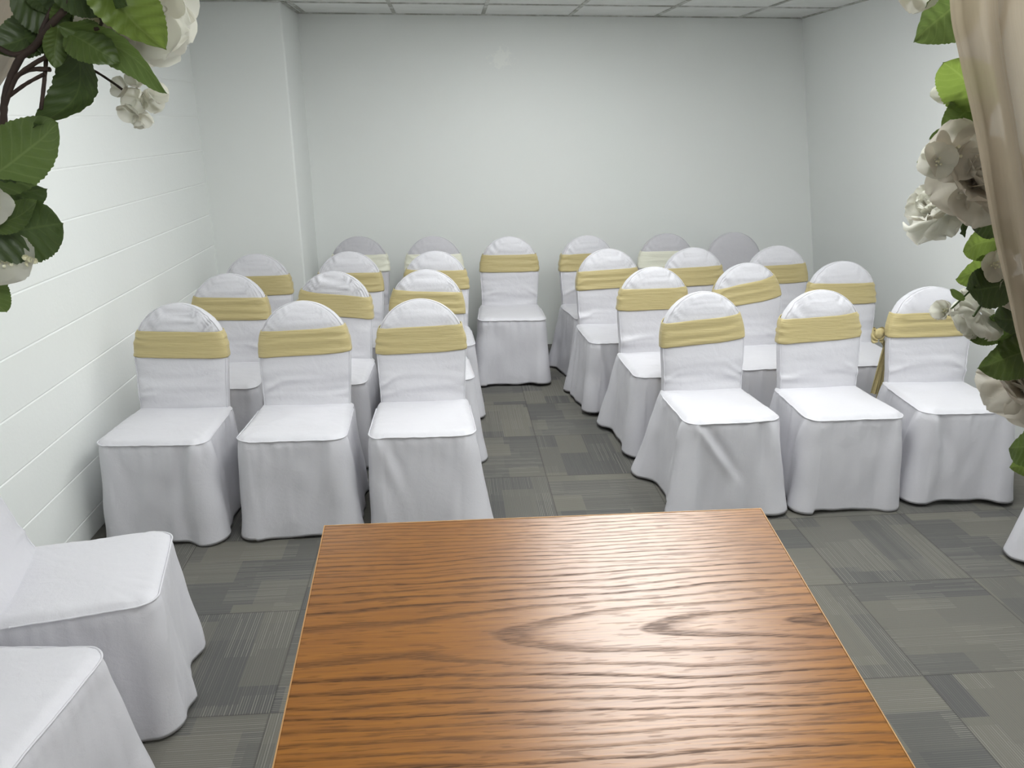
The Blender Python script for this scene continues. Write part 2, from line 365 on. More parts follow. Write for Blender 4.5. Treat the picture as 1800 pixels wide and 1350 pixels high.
# ------------------------------------------------------------ lectern
TH = math.radians(9)
def lectern():
    cx, yf, zf, wd, dp = 0.1265, 0.9515, 1.19, 0.617, 0.50
    t = empty('lectern', 'oak lectern with a slanted varnished top in front of the floral arch', 'lectern', (cx, 0.70, 0))
    th = 0.022
    m = MB()
    # board in its own frame: x across, y along the slope (0 = far edge), z up
    m.box(-wd / 2, wd / 2, -dp, 0, -th, 0)
    top = bevel(m.build('slanted_top', M['oak'], t, smooth=False), 0.0015, 2)
    top.location = (0, yf - 0.70, zf); top.rotation_euler = (TH, 0, 0)
    e = MB(); g = 0.0007
    for bx in ((-wd / 2 - g, -wd / 2 + g, -dp, g), (wd / 2 - g, wd / 2 + g, -dp, g), (-wd / 2 + g, wd / 2 - g, -g, g)): e.box(*bx, -th + 0.001, 0.0003)
    e.build('edge_band', M['oak_edge'], top, smooth=False)
    l = MB(); l.box(-wd / 2, wd / 2, -dp - 0.018, -dp, -th, 0.014)
    bevel(l.build('book_stop', M['oak'], top, smooth=False), 0.003, 2)
    def slab(name, x0, x1, y0, y1, z0, zt0, zt1):
        b = MB(); b.v = [(x0, y0, z0), (x1, y0, z0), (x1, y1, z0), (x0, y1, z0), (x0, y0, zt0), (x1, y0, zt0), (x1, y1, zt1), (x0, y1, zt1)]
        b.f = [(0, 3, 2, 1), (4, 5, 6, 7), (0, 1, 5, 4), (1, 2, 6, 5), (2, 3, 7, 6), (3, 0, 4, 7)]
        return bevel(b.build(name, M['oak'], t, smooth=False), 0.002, 2)
    zt = lambda y: zf - (yf - 0.70 - y) * math.tan(TH) - th / math.cos(TH)
    y0, y1 = -0.18, 0.20; hw = 0.25
    slab('side_panel', -hw, -hw + .02, y0, y1, 0.06, zt(y0), zt(y1)); slab('side_panel', hw - .02, hw, y0, y1, 0.06, zt(y0), zt(y1))
    slab('front_panel', -hw + .02, hw - .02, y1 - .02, y1, 0.06, zt(y1 - .02), zt(y1))
    slab('shelf', -hw + .02, hw - .02, y0 + .01, y1 - .02, 0.86, 0.88, 0.88)
    slab('base', -hw - .03, hw + .03, y0 - .03, y1 + .03, 0.0, 0.06, 0.06)
lectern()

# ------------------------------------------------------------ covered chairs
def back_profile(z):
    """half width of the padded back at height z"""
    zc, R = 0.712, 0.2215
    if z <= zc: return 0.197 + 0.010 * sstep(0.47, 0.72, z)
    u = min(1.0, (z - zc) / R); return 0.207 * math.sqrt(max(0.0, 1 - u ** 2.05))
def back_front_y(z): return 0.148 + (z - 0.47) * 0.165
def back_point(z, a, off, sd, wr, hang=0.0):
    """a: angle round the cross-section, off: outward offset"""
    hw = back_profile(z) + off
    th = 0.030 + off + 0.006 * sstep(0.93, 0.80, z)
    if z > 0.86: th *= max(0.25, math.sqrt(max(0, (0.9345 - z) / 0.0745)) * 0.85 + 0.15)
    c, s_ = math.cos(a), math.sin(a)
    ex = 0.30
    x = hw * math.copysign(abs(c) ** ex, c); y = th * math.copysign(abs(s_) ** 0.5, s_)
    yc = back_front_y(z) + 0.030 - 0.012 * (1 - (x / 0.21) ** 2) * (1 if s_ < 0 else 0.4)
    return x, yc + y

def make_chair(loc, rz, label, group, seed, sash='gold', tilt=0.0, sash_z=0.757, cover='cover', flare=(0.012, 0.012, 0.012, 0.012), folds=(), knot_x=0.0, hem=0.012, gather=1.0, lean=0.0, sag=0.0, name='banquet_chair', seat_w=1.0):
    rnd = random.Random(seed); sd = seed * 3.17
    t = empty(name, label, 'chair', loc, rz, group)
    cm = M[cover]
    half = 0.059
    lo_s, hi_s = sash_z - half, sash_z + half
    # ---- backrest
    n = 96; rows = []
    zlist = [0.40 + (0.88 - 0.40) * i / 52 for i in range(53)] + [0.88 + 0.0538 * math.sin(PI / 2 * i / 14) for i in range(1, 15)]
    def bpt(z, a, off=0.0):
        x, y = back_point(z, a, off, sd, 1)
        if sash:                                       # pinched in by the sash
            dz = (z - (sash_z + tilt * x)) / 0.062
            pin = math.exp(-dz * dz * dz * dz) * 0.004
            x *= (1 - pin * 2.0)
            y += pin * (1 if math.sin(a) < 0 else -1) * 0.8
        front = 1.0 if math.sin(a) < 0 else 0.35
        # gathers fanning out over the arched top
        e = sstep(0.0, 0.05, 0.9345 - z) * sstep(0.72, 0.83, z)
        ang = math.atan2(x, z - 0.70)
        g = nz(ang * 12 + sd, 0.4, sd) * 0.55 + nz(ang * 27 + sd, 3.0, sd) * 0.45
        y -= front * 0.013 * gather * g * e
        # slack horizontal creases lower down
        h = nz(x * 3.2 + sd, z * 15 + sd, 1.7) + 0.5 * nz(x * 7 + sd, z * 34, 5.1)
        lowm = sstep(0.70, 0.52, z)
        y -= front * (0.003 + 0.007 * lowm) * h
        for (fx, fz, fs, fa) in folds_back(seed):
            dd = (z - fz) - fs * (x - fx)
            y -= front * 1.7 * fa * math.exp(-(dd / 0.011) ** 2) * sstep(0.26, 0.0, abs(x - fx))
        y += lean * (z - 0.47)
        return (x, y, z)
    for z in zlist: rows.append([bpt(z, 2 * PI * j / n) for j in range(n)])
    m = MB(); m.grid(rows, closev=True)
    o = len(m.v) - n; m.f.append(tuple(o + j for j in range(n)))
    bo = m.build('backrest', cm, t)
    zz = [0.46 + (0.90 - 0.46) * i / 40 for i in range(41)] + [0.90 + 0.0325 * math.sin(PI / 2 * i / 14) for i in range(1, 15)]
    A1, A2 = -0.40, -PI + 0.40
    P1 = [bpt(z, A1, 0.0015) for z in zz]; P2 = [bpt(z, A2, 0.0015) for z in zz]
    path = P1 + P2[::-1]
    m = MB(); m.tube(path, 0.0030, 8); m.build('piping', cm, bo)
    # ---- perimeter of the seat
    ws = 0.222 * seat_w; yf, yb = -0.240, 0.215; rc = 0.055
    pts = []
    def arc(cx, cy, a0, a1, k_):
        for i in range(k_):
            a = a0 + (a1 - a0) * i / k_; pts.append((cx + rc * math.cos(a), cy + rc * math.sin(a), math.cos(a), math.sin(a)))
    def line(x0, y0, x1, y1, nx, ny, k_):
        for i in range(k_): u = i / k_; pts.append((x0 + (x1 - x0) * u, y0 + (y1 - y0) * u, nx, ny))
    wb = 0.208
    # counter-clockwise from front left
    line(-ws + rc, yf, ws - rc, yf, 0, -1, 56); arc(ws - rc, yf + rc, -PI / 2, 0, 16)
    line(ws, yf + rc, wb, yb - rc, 1, 0, 52); arc(wb - rc, yb - rc, 0, PI / 2, 16)
    line(wb - rc, yb, -wb + rc, yb, 0, 1, 52); arc(-wb + rc, yb - rc, PI / 2, PI, 16)
    line(-wb, yb - rc, -ws, yf + rc, -1, 0, 52); arc(-ws + rc, yf + rc, PI, 1.5 * PI, 16)
    N = len(pts)
    S = [0.0]
    for i in range(1, N): S.append(S[-1] + math.hypot(pts[i][0] - pts[i - 1][0], pts[i][1] - pts[i - 1][1]))
    L = S[-1] + 0.007
    corner = [S[56 + 8], S[56 + 16 + 52 + 8], S[56 + 16 + 52 + 16 + 52 + 8], S[56 + 16 + 52 + 16 + 52 + 16 + 52 + 8]]   # FR, BR, BL, FL
    def wrapd(a, b):
        d = (a - b) % L; return d - L if d > L / 2 else d
    zseam = 0.452
    def seam_z(x, y, s_):
        return zseam + 0.004 * nz(s_ * 6 + sd, 2.0, sd) - sag * 0.5 * sstep(0.12, 0.0, abs(x)) * (1 if y < -0.2 else 0)
    # ---- seat pad
    rows = []
    K = 26
    for i in range(K + 1):
        u = i / K; row = []
        for k_, (x, y, nx, ny) in enumerate(pts):
            cy = -0.01
            f = 1 - u
            px, py = x * f, cy + (y - cy) * f
            ed = math.hypot(px - x, py - y)
            dome = 0.020 * (1 - math.exp(-ed / 0.011)) + 0.006 * sstep(0.03, 0.18, ed)
            z = seam_z(x, y, S[k_]) * (1 - sstep(0, 0.15, u)) + zseam * sstep(0, 0.15, u) + dome
            # slack wrinkles in from the seam, strongest at the corners
            cdist = min(abs(wrapd(S[k_], c)) for c in corner)
            puck = math.exp(-ed / 0.05) * (0.35 + math.exp(-cdist / 0.07))
            z += 0.0045 * puck * nz(S[k_] * 34 + sd, u * 2, sd) + 0.003 * nz(px * 9 + sd, py * 9, sd) * sstep(0, 0.1, u)
            out = 0.003 * math.exp(-ed / 0.006)
            row.append((px + nx * out, py + ny * out, z))
        rows.append(row)
    m = MB(); m.grid(rows, closev=True); so_ = m.build('seat', cm, t)
    ring = [(x + nx * 0.0055, y + ny * 0.0055, seam_z(x, y, S[k_]) + 0.001 + 0.002 * nz(S[k_] * 30 + sd, 0, sd)) for k_, (x, y, nx, ny) in enumerate(pts) if y < 0.12]
    k0 = next(i for i, p in enumerate(ring) if i and math.dist(p, ring[i - 1]) > 0.05)
    m = MB(); m.tube(ring[k0:] + ring[:k0], 0.0030, 8); m.build('piping', cm, so_)
    # ---- skirt
    R = 38
    broad = [(rnd.uniform(0, L), rnd.uniform(0.018, 0.034), rnd.uniform(0.5, 1.1), rnd.uniform(-0.05, 0.05)) for _ in range(12)]
    rows = []
    zig = [(ci, c) for ci, c in enumerate(corner)]
    for r in range(R + 1):
        tt = r / R; row = []
        for k_, (x, y, nx, ny) in enumerate(pts):
            s_ = S[k_]
            zt = seam_z(x, y, s_)
            fl = 0.014
            d = fl * tt + 0.006 * math.sin(min(tt / 0.08, 1) * PI / 2)
            # free-hanging cloth at the corners makes a cone fold and a hollow beside it
            for ci, c in zig:
                q = wrapd(s_, c)
                d += (flare[ci] + 0.006) * tt ** 1.1 * math.exp(-(q / 0.060) ** 2)
                for side in (-1, 1):
                    dq = q - side * (0.095 + 0.02 * math.sin(sd + ci))
                    d -= 0.007 * tt ** 0.9 * math.exp(-(dq / 0.034) ** 2) * (0.6 + 0.4 * math.sin(sd * 1.7 + ci * 2 + side))
            for (c, wdt, am, dr) in broad:
                q = wrapd(s_, c + dr * tt)
                d += 0.014 * am * tt ** 1.2 * math.exp(-(q / (wdt * (0.7 + tt))) ** 2)
            # creases running down and in from the seat corners
            for (ci, sgn, slope, am) in folds:
                q = wrapd(s_, corner[ci]) * sgn
                cen = 0.03 + slope * tt
                d += am * math.exp(-((q - cen) / 0.026) ** 2) * math.exp(-((tt - 0.25) / 0.28) ** 2)
                d -= am * 0.9 * math.exp(-((q - cen - 0.042) / 0.026) ** 2) * math.exp(-((tt - 0.25) / 0.28) ** 2)
            d += 0.005 * nz(s_ * 5 + sd, tt * 2.2, sd + 4) * min(1, tt * 4) + 0.0052 * nz(s_ * 15 + sd, tt * 3, sd + 8) * min(1, tt * 6)
            d += 0.008 * nz(s_ * 34 + sd, tt * 1.5, sd) * math.exp(-tt / 0.18)     # puckers under the seam
            zb = hem + 0.016 * nz(s_ * 3.0 + sd, 9.0, sd) + 0.012 * nz(s_ * 8 + sd, 4.0, sd)
            zb = max(0.004, zb)
            z = zt + (zb - zt) * tt
            row.append((x + nx * d, y + ny * d, z))
        rows.append(row)
    # turned hem
    row = [(p[0] - pts[i][2] * 0.004, p[1] - pts[i][3] * 0.004, p[2] + 0.004) for i, p in enumerate(rows[-1])]
    rows.append(row)
    m = MB(); m.grid(rows, closev=True); m.build('skirt', cm, t)
    # ---- legs of the metal frame under the cover
    for sx in (-1, 1):
        for (ya, yb_) in ((-0.19, -0.215), (0.13, 0.185)):
            m = MB(); m.tube([(sx * 0.185, yb_, 0.0), (sx * 0.185, yb_, 0.02), (sx * 0.18, ya, 0.44)], [0.014, 0.0125, 0.0125], 12)
            m.build('leg', M['metal'], t)
    # ---- sash
    if sash:
        sm = M['sash_' + sash]; rows = []
        V = 22; n = 110
        for i in range(V + 1):
            v = i / V; row = []
            for j in range(n):
                a = 2 * PI * j / n
                c = math.cos(a)
                xg = 0.2 * math.copysign(abs(c) ** 0.42, c)
                back = sstep(0.1, 0.9, math.sin(a))
                hh = half * (1 - 0.45 * back * sstep(0.2, 0.0, abs(xg - knot_x * 0.8)))
                z = sash_z + tilt * xg * (1 if math.sin(a) < 0.2 else 1 - back) + (2 * v - 1) * hh + 0.0035 * nz(c * 2 + sd, v * 2, sd)
                off = 0.0045 + 0.0022 * math.sin(v * 17 + 3 * nz(c * 1.8 + sd, v * 3, sd)) * (0.5 + 0.5 * math.sin(sd + c * 3))
                # the band bridges the curve of the arch instead of hugging it
                zw = min(z, sash_z + tilt * xg + 0.018) if z > sash_z else z
                zw2 = 0.86 * z + 0.14 * zw
                x, y = back_point(min(zw2, 0.90), a, off, sd, 1)
                y += lean * (z - 0.47)
                yy = y + (back_front_y(z) - back_front_y(min(zw2, 0.9)))
                row.append((x, yy, z))
            rows.append(row)
        rows.append([(p[0] * 0.985, p[1] + (0.004 if p[1] < back_front_y(p[2]) + 0.03 else -0.004), p[2] - 0.001) for p in rows[-1]])
        rows.insert(0, [(p[0] * 0.985, p[1] + (0.004 if p[1] < back_front_y(p[2]) + 0.03 else -0.004), p[2] + 0.001) for p in rows[0]])
        m = MB(); m.grid(rows, closev=True)
        so = m.build('sash', sm, t)
        # knot, loops and tails tied behind
        ky = back_front_y(sash_z) + 0.066 + lean * (sash_z - 0.47) + 0.012 - (0.03 if abs(knot_x) > 0.15 else 0); kx = knot_x; kz = sash_z - 0.01 - (0.05 if abs(knot_x) > 0.15 else 0)
        m = MB(); rows = []
        for i in range(13):
            ph = PI * i / 12; row = []
            for j in range(20):
                a = 2 * PI * j / 20; rr = 1 + 0.14 * math.sin(a * 5 + sd) * math.sin(ph)
                row.append((kx + 0.024 * math.sin(ph) * math.cos(a) * rr, ky + 0.017 * math.sin(ph) * math.sin(a) * rr, kz + 0.028 * math.cos(ph)))
            rows.append(row)
        m.grid(rows, closev=True); m.build('knot', sm, so)
        side_knot = abs(kx) > 0.15; sc = 0.3 if side_knot else 1.0; ktail = kx * 0.70 if side_knot else kx; dty = 0.035 if side_knot else 0.0
        for sx in (-1, 1):
            rows = []
            for i in range(15):
                u = i / 14; row = []
                for j in range(12):
                    v = j / 11 - 0.5
                    lx = sx * (0.012 + 0.10 * math.sin(PI * u) ** 0.8) * (0.7 + 0.3 * math.cos(v * 2))
                    lz = (0.03 * math.cos(PI * u) * 0.8) + v * 0.075 * (0.35 + math.sin(PI * u) * 0.75) - 0.012
                    ly = 0.012 + 0.022 * math.cos(PI * u) + 0.006 * math.sin(v * 14 + u * 3 + sd)
                    row.append((kx + lx * sc, ky + ly * 0.7, kz + lz * 0.8))
                rows.append(row)
            m = MB(); m.grid(rows); q = m.build('bow_loop', sm, so)
            rows = []
            for i in range(22):
                u = i / 21; row = []
                for j in range(10):
                    v = j / 9 - 0.5
                    wv = 0.018 + 0.062 * u ** 0.7
                    row.append((kx + (ktail - kx) * min(1, u * 5) + sx * (0.008 + 0.05 * u) * sc + v * wv * (0.4 + 0.6 * sc), ky - 0.004 + dty * min(1, u * 5) + 0.02 * u + 0.007 * math.sin(v * 12 + u * 2 + sd), kz - 0.01 - u * (0.36 + 0.03 * sx) + 0.012 * v * sx))
                rows.append(row)
            m = MB(); m.grid(rows); m.build('tail', sm, so)
    return t
_fb = {}
def folds_back(seed):
    if seed not in _fb:
        r = random.Random(seed + 500); out = []
        for _ in range(3):
            sx = r.choice((-1, 1))
            out.append((sx * 0.19, r.uniform(0.50, 0.56), -sx * r.uniform(0.15, 0.7), r.uniform(0.002, 0.0055)))
        if r.random() < 0.5: out.append((r.choice((-1, 1)) * 0.19, 0.52, 0, 0.004))
        _fb[seed] = out
    return _fb[seed]

DY = -0.25      # the arched top stands this much behind the chair's origin
G_L, G_R, G_B = 'white covered chairs in the left block of three rows', 'white covered chairs in the right block of three rows', 'covered chairs along the far wall'
G_W = 'covered chairs set sideways by the side walls'
D = math.radians
chairs = [
 # x, y(top), rz, label, group, kwargs    (flare order: front right, rear right, rear left, front left)
 (-1.225, 3.49, D(-3), 'white covered chair with gold sash, front row, closest to the left block wall', G_L, dict(folds=((0, -1, 0.10, 0.016), (0, 1, 0.08, 0.012), (3, 1, .1, .004)), flare=(0.035, 0.02, 0.02, 0.005), gather=1.5, tilt=-0.02)),
 (-0.675, 3.49, D(-1), 'white covered chair with gold sash, front row, middle of the three left of the aisle', G_L, dict(tilt=0.06, folds=((0, -1, 0.10, 0.010), (0, 1, 0.05, 0.012)), flare=(0.02, 0.03, 0.02, 0.01))),
 (-0.145, 3.49, D(1), 'white covered chair with gold sash, front row, at the left edge of the aisle', G_L, dict(tilt=0.035, flare=(0.05, 0.03, 0.02, 0.0), gather=0.6, folds=((3, 1, .12, .010), (0, -1, .06, .006)))),
 (-1.185, 4.18, D(-2), 'white covered chair with gold sash, second row, beside the block wall', G_L, dict(tilt=-0.02)),
 (-0.635, 4.20, D(-4), 'white covered chair in second row, gold sash slanting down to the right, pleated top', G_L, dict(tilt=-0.11, gather=1.8, sash_z=0.762)),
 (-0.135, 4.21, D(2), 'white covered chair in second row, gold sash, left edge of the aisle', G_L, dict(tilt=-0.06, sash_z=0.765, flare=(.03, .05, .02, .02))),
 (-1.185, 4.81, D(1), 'white covered chair with gold sash, third row, in front of the wall pilaster', G_L, dict(tilt=0.01, sash_z=0.75)),
 (-0.63, 4.85, D(0), 'white covered chair with gold sash, third row, middle of the block left of the aisle', G_L, dict(tilt=0.0, sash_z=0.752)),
 (-0.095, 4.83, D(0), 'white covered chair with gold sash, third row left block, left edge of the aisle', G_L, dict(tilt=-0.02, sash_z=0.765, flare=(.03, .04, .02, .02))),
 (1.205, 3.54, D(3), 'white covered chair in front row, right edge of the aisle, skirt flared and creased', G_R, dict(tilt=0.10, sash_z=0.755, flare=(0.06, 0.02, 0.10, 0.045), folds=((3, 1, 0.30, 0.015), (0, -1, -0.02, 0.014), (3, -1, 0.10, 0.014), (0, 1, .1, .01)), hem=0.015, seat_w=0.97)),
 (1.785, 3.53, D(1), 'white covered chair in front row, gold sash, middle of the three right of the aisle', G_R, dict(tilt=0.075, sash_z=0.757, flare=(0.03, 0.03, 0.03, 0.02), folds=((0, -1, 0.0, 0.006), (3, -1, .1, .012)))),
 (2.365, 3.56, D(-2), 'white covered chair in front row beside the flowers, gold knot at its left', G_R, dict(tilt=0.03, sash_z=0.757, knot_x=-0.232, flare=(0.03, 0.03, 0.04, 0.02), folds=((3, -1, .12, .012), (3, 1, .1, .014)), hem=0.016)),
 (1.13, 4.19, D(4), 'white covered chair in second row, wide gold sash with pleats, right edge of the aisle', G_R, dict(tilt=0.01, sash_z=0.765, flare=(0.02, 0.03, 0.09, 0.02), hem=0.022)),
 (1.70, 4.27, D(4), 'white covered chair in second row right block, gold sash steeply slanted up to the right', G_R, dict(tilt=0.20, sash_z=0.772)),
 (2.27, 4.28, D(0), 'white covered chair in second row, gold sash, nearest the right wall', G_R, dict(tilt=0.0, sash_z=0.757)),
 (1.0, 4.83, D(4), 'white covered chair in third row, gold sash, right edge of the aisle, rumpled hem', G_R, dict(tilt=0.05, sash_z=0.752, flare=(0.0, 0.0, 0.06, 0.02), hem=0.02, seat_w=.97, folds=((3, 1, .1, .01),))),
 (1.555, 4.83, D(2), 'white covered chair in third row right block, gold sash, middle one', G_R, dict(tilt=0.045, sash_z=0.76)),
 (2.125, 4.86, D(0), 'white covered chair in third row, gold sash, nearest the far right corner', G_R, dict(tilt=0.05, sash_z=0.76)),
 (-0.635, 5.50, D(-3), 'pale grey covered chair with ivory sash at the far wall, nearest the left pilaster', G_B, dict(sash='ivory', cover='cover_grey', flare=(0, 0, 0, 0), seat_w=.96)),
 (-0.115, 5.47, D(0), 'pale grey covered chair with ivory sash at the far wall, next left of the aisle', G_B, dict(sash='ivory', cover='cover_grey', gather=0.6, flare=(0, 0, 0, 0), seat_w=.96)),
 (0.415, 5.41, D(-2), 'white covered chair with gold sash standing alone at the end of the aisle', G_B, dict(tilt=0.01, sash_z=0.757, flare=(0.03, 0.03, 0.03, 0.03), hem=0.016)),
 (0.965, 5.42, D(10), 'white covered chair with gold sash at the far wall, just right of the aisle', G_B, dict(tilt=0.01, sash_z=0.757, flare=(0.02, 0.02, 0.07, 0.03))),
 (1.555, 5.47, D(3), 'pale grey covered chair with ivory sash at the far wall, beside the sashless one', G_B, dict(sash='ivory', cover='cover_grey', flare=(0, 0, 0, 0), seat_w=.95)),
 (2.06, 5.49, D(0), 'pale grey covered chair without a sash against the far wall, in the right corner', G_B, dict(sash=None, cover='cover_grey', gather=0.4, flare=(0, 0, 0, 0), seat_w=.95)),
]
for i, (x, y, rz, lab, grp, kw) in enumerate(chairs):
    make_chair((x - 0.25 * math.sin(-rz) * 1, y + DY, 0), rz, lab, grp, 11 + i * 5, **kw)
make_chair((-1.115, 2.03, 0), D(102), 'white covered chair facing sideways by the block wall, the farther of two, back partly seen', G_W, 201, flare=(0.04, 0.0, 0.0, -0.005), hem=0.012, lean=0.18, seat_w=0.93, folds=((0, 1, .1, .008),))
make_chair((-1.15, 1.495, 0), D(83), 'white covered chair facing sideways, cropped at the bottom left corner of the picture', G_W, 207, flare=(0.05, -0.005, 0.02, 0.04), hem=0.012, lean=0.18)
make_chair((2.545, 2.37, 0), D(-93), 'white covered chair facing sideways, only its skirt corner showing at the right picture edge', G_W, 213, flare=(0.10, 0.02, 0.02, 0.05), hem=0.012)

# ------------------------------------------------------------ floral arch
def frame_of(base, tip, roll):
    d = (tip - base); L = d.length; d.normalize()
    cen = (base + tip) * 0.5; view = (Vector((0, 0, H)) - cen).normalized()
    n = (view - d * view.dot(d)).normalized()
    s_ = d.cross(n)
    c, q = math.cos(roll), math.sin(roll)
    return d, s_ * c + n * q, n * c - s_ * q, L
def leaf(parent, base, tip, wpx, roll=0.0, bend=0.15, tone='mid', blunt=0.0, fold=0.2, sd=0.0):
    d, s_, n, L = frame_of(base, tip, roll)
    W_ = wpx / 1480.0 / 2
    NU, NV = 56, 14; rows = []
    for i in range(NU + 1):
        t = i / NU
        w = W_ * (math.sin(PI * min(1, t) ** 0.78) ** (0.75 - 0.3 * blunt)) if 0 < t < 1 else 0
        w = max(w, 0.0008 * (1 - t))
        row = []
        for j in range(NV + 1):
            v = 2 * j / NV - 1
            ww = w
            if abs(v) > 0.99: ww = w * (1 + 0.07 * ((t * 19) % 1.0)) + 0.0003
            side = v * ww
            t2 = t - abs(v) * 0.02
            up = bend * L * math.sin(PI * t) * -1 + fold * abs(side) + 0.045 * W_ * math.sin((t * 8.0 - abs(v) * 1.6) * 2 * PI) * min(1, abs(v) * 3) * math.sin(PI * t)
            up += 0.10 * W_ * nz(t * 3 + sd, v * 1.5, sd) 
            droop = 0.12 * L * nz(t * 1.5, 0.3, sd + 7) 
            p = base + d * (t2 * L) + s_ * (side + droop * t) + n * up
            row.append(p)
        rows.append(row)
    m = MB(); m.grid(rows, uv=True)
    return m.build('leaf', M['leaf_' + tone], parent)
def add_petal(m, c, dirv, nrm, L, Wd, cup=0.5, ruff=0.12, sd=0.0, base_w=0.25):
    """dirv: outward, nrm: the inner face's normal at the base; the petal curls toward nrm for cup > 0"""
    dirv = dirv.normalized(); s_ = dirv.cross(nrm).normalized(); nrm = s_.cross(dirv)
    NU, NV = 12, 12; rows = []
    pos = Vector(c); ang = 0.0
    for i in range(NU + 1):
        t = i / NU
        ang = cup * t
        dd = dirv * math.cos(ang) + nrm * math.sin(ang); nn = nrm * math.cos(ang) - dirv * math.sin(ang)
        if i: pos = pos + dd * (L / NU)
        w = Wd * (base_w + (1 - base_w) * math.sin(PI / 2 * min(1, t / 0.62)) ) * (1.0 if t < 0.62 else math.sqrt(max(0.0, 1 - ((t - 0.62) / 0.40) ** 2)))
        row = []
        for j in range(NV + 1):
            v = 2 * j / NV - 1
            r = ruff * Wd * t * (nz(v * 2.2 + sd, t * 2, sd) * 1.4 + 0.4 * math.sin(v * 6 + sd * 5) * abs(v))
            row.append(pos + s_ * (v * w) + nn * (0.28 * w * v * v * (1 if cup > 0 else 0.4) + r) + dd * (0.05 * Wd * nz(v * 4, sd, 3) * t))
        rows.append(row)
    m.grid(rows)
def rose(parent, c, face, R, tone='petal', sd=0.0, ruffle=0.18):
    face = face.normalized(); a = face.orthogonal().normalized(); b = face.cross(a)
    rnd = random.Random(int(sd * 100) + 3)
    core = MB()
    for ring, (nn, op, ln, wd) in enumerate(((4, 0.18, 0.55, 0.32), (5, 0.42, 0.68, 0.40), (5, 0.70, 0.80, 0.46))):
        for k_ in range(nn):
            q = 2 * PI * (k_ + 0.37 * ring) / nn + rnd.uniform(-.15, .15)
            rad = a * math.cos(q) + b * math.sin(q)
            dv = face * math.cos(op) + rad * math.sin(op)
            nr = face * math.sin(op) - rad * math.cos(op)
            add_petal(core, c + rad * R * 0.04, dv, nr, R * ln, R * wd, 0.35, ruffle, sd + k_ * 1.3 + ring * 7)
    co = core.build('rose', M[tone], parent)
    for ring, (nn, op, ln, wd, cp) in enumerate(((6, 1.05, 0.98, 0.58, 0.25), (6, 1.45, 1.08, 0.62, -0.15))):
        for k_ in range(nn):
            q = 2 * PI * (k_ + 0.5 * ring) / nn + rnd.uniform(-.15, .15)
            rad = a * math.cos(q) + b * math.sin(q)
            dv = face * math.cos(op) + rad * math.sin(op); nr = face * math.sin(op) - rad * math.cos(op)
            pm = MB(); add_petal(pm, c - face * R * 0.05 * ring + rad * R * 0.05, dv, nr, R * ln, R * wd, cp, ruffle * 1.2, sd + 31 + k_ * 2.1 + ring * 5)
            pm.build('petal', M[tone], co)
    return co
def blossom(parent, c, face, R, n=4, tone='petal', sd=0.0, cup=0.35, stamen=True):
    face = face.normalized(); a = face.orthogonal().normalized(); b = face.cross(a)
    m = MB()
    for k_ in range(n):
        q = 2 * PI * k_ / n + sd
        rad = a * math.cos(q) + b * math.sin(q); op = 1.25
        add_petal(m, c, face * math.cos(op) + rad * math.sin(op), face * math.sin(op) - rad * math.cos(op), R, R * 0.52, cup, 0.10, sd + k_)
    o = m.build('blossom', M[tone], parent)
    if stamen:
        s_ = MB(); rr = R * 0.05
        for k_ in range(7):
            q = 2.4 * k_; off = (a * math.cos(q) + b * math.sin(q)) * R * 0.09 * math.sqrt(k_)
            s_.tube([c + off * 0.4, c + off + face * R * 0.16, c + off + face * R * 0.2], [rr * .5, rr * .6, rr], 6)
        s_.build('stamen', M['stamen'], o)
    return o
def stem(parent, pts, r, mat='stem', knob=False):
    P = [at(*p) for p in pts]
    # smooth with Catmull-Rom
    Q = []
    for i in range(len(P) - 1):
        p0 = P[max(i - 1, 0)]; p1 = P[i]; p2 = P[i + 1]; p3 = P[min(i + 2, len(P) - 1)]
        for k_ in range(6):
            t = k_ / 6; Q.append(0.5 * ((2 * p1) + (p2 - p0) * t + (2 * p0 - 5 * p1 + 4 * p2 - p3) * t * t + (3 * p1 - p0 - 3 * p2 + p3) * t ** 3))
    Q.append(P[-1])
    R = [r * (1 + 0.22 * nz(i * 0.7, r * 900, 1)) for i in range(len(Q))]
    m = MB(); m.tube(Q, R, 8); return m.build('stem', M[mat], parent)
def lf(par, b, t, w, **kw): return leaf(par, at(*b), at(*t), w, **kw)
cam_dir = Vector((0, -1, 0.25))

# arch frame (its poles stand just outside the picture)
t = empty('arch_frame', 'white metal arch frame carrying the flowers and the beige drapes', 'arch', (0.1, 0.90, 0))
XA, XB = -0.74, 0.93
P = [(XA - 0.1, 0, 0.0)] + [(XA - 0.1, 0, 0.4 * i) for i in range(1, 5)]
arcp = []
for i in range(0, 21):
    a = PI - PI * i / 20; arcp.append((-0.005 + (XB - XA) / 2 * math.cos(a), 0, 1.72 + 0.58 * math.sin(a)))
m = MB(); m.tube([(XA - 0.1, 0, 0.02), (XA - 0.1, 0, 0.9), (XA - 0.1, 0, 1.735)], 0.012, 12); m.build('pole', M['arch_metal'], t)
m = MB(); m.tube([(XB - 0.1, 0, 0.02), (XB - 0.1, 0, 0.9), (XB - 0.1, 0, 1.735)], 0.012, 12); m.build('pole', M['arch_metal'], t)
m = MB(); m.tube(arcp, 0.012, 12); m.build('arch_hoop', M['arch_metal'], t)
for x in (XA, XB):
    m = MB(); m.tube([(x - 0.1, -0.25, 0.012), (x - 0.1, 0.25, 0.012)], 0.012, 10); m.build('foot', M['arch_metal'], t)

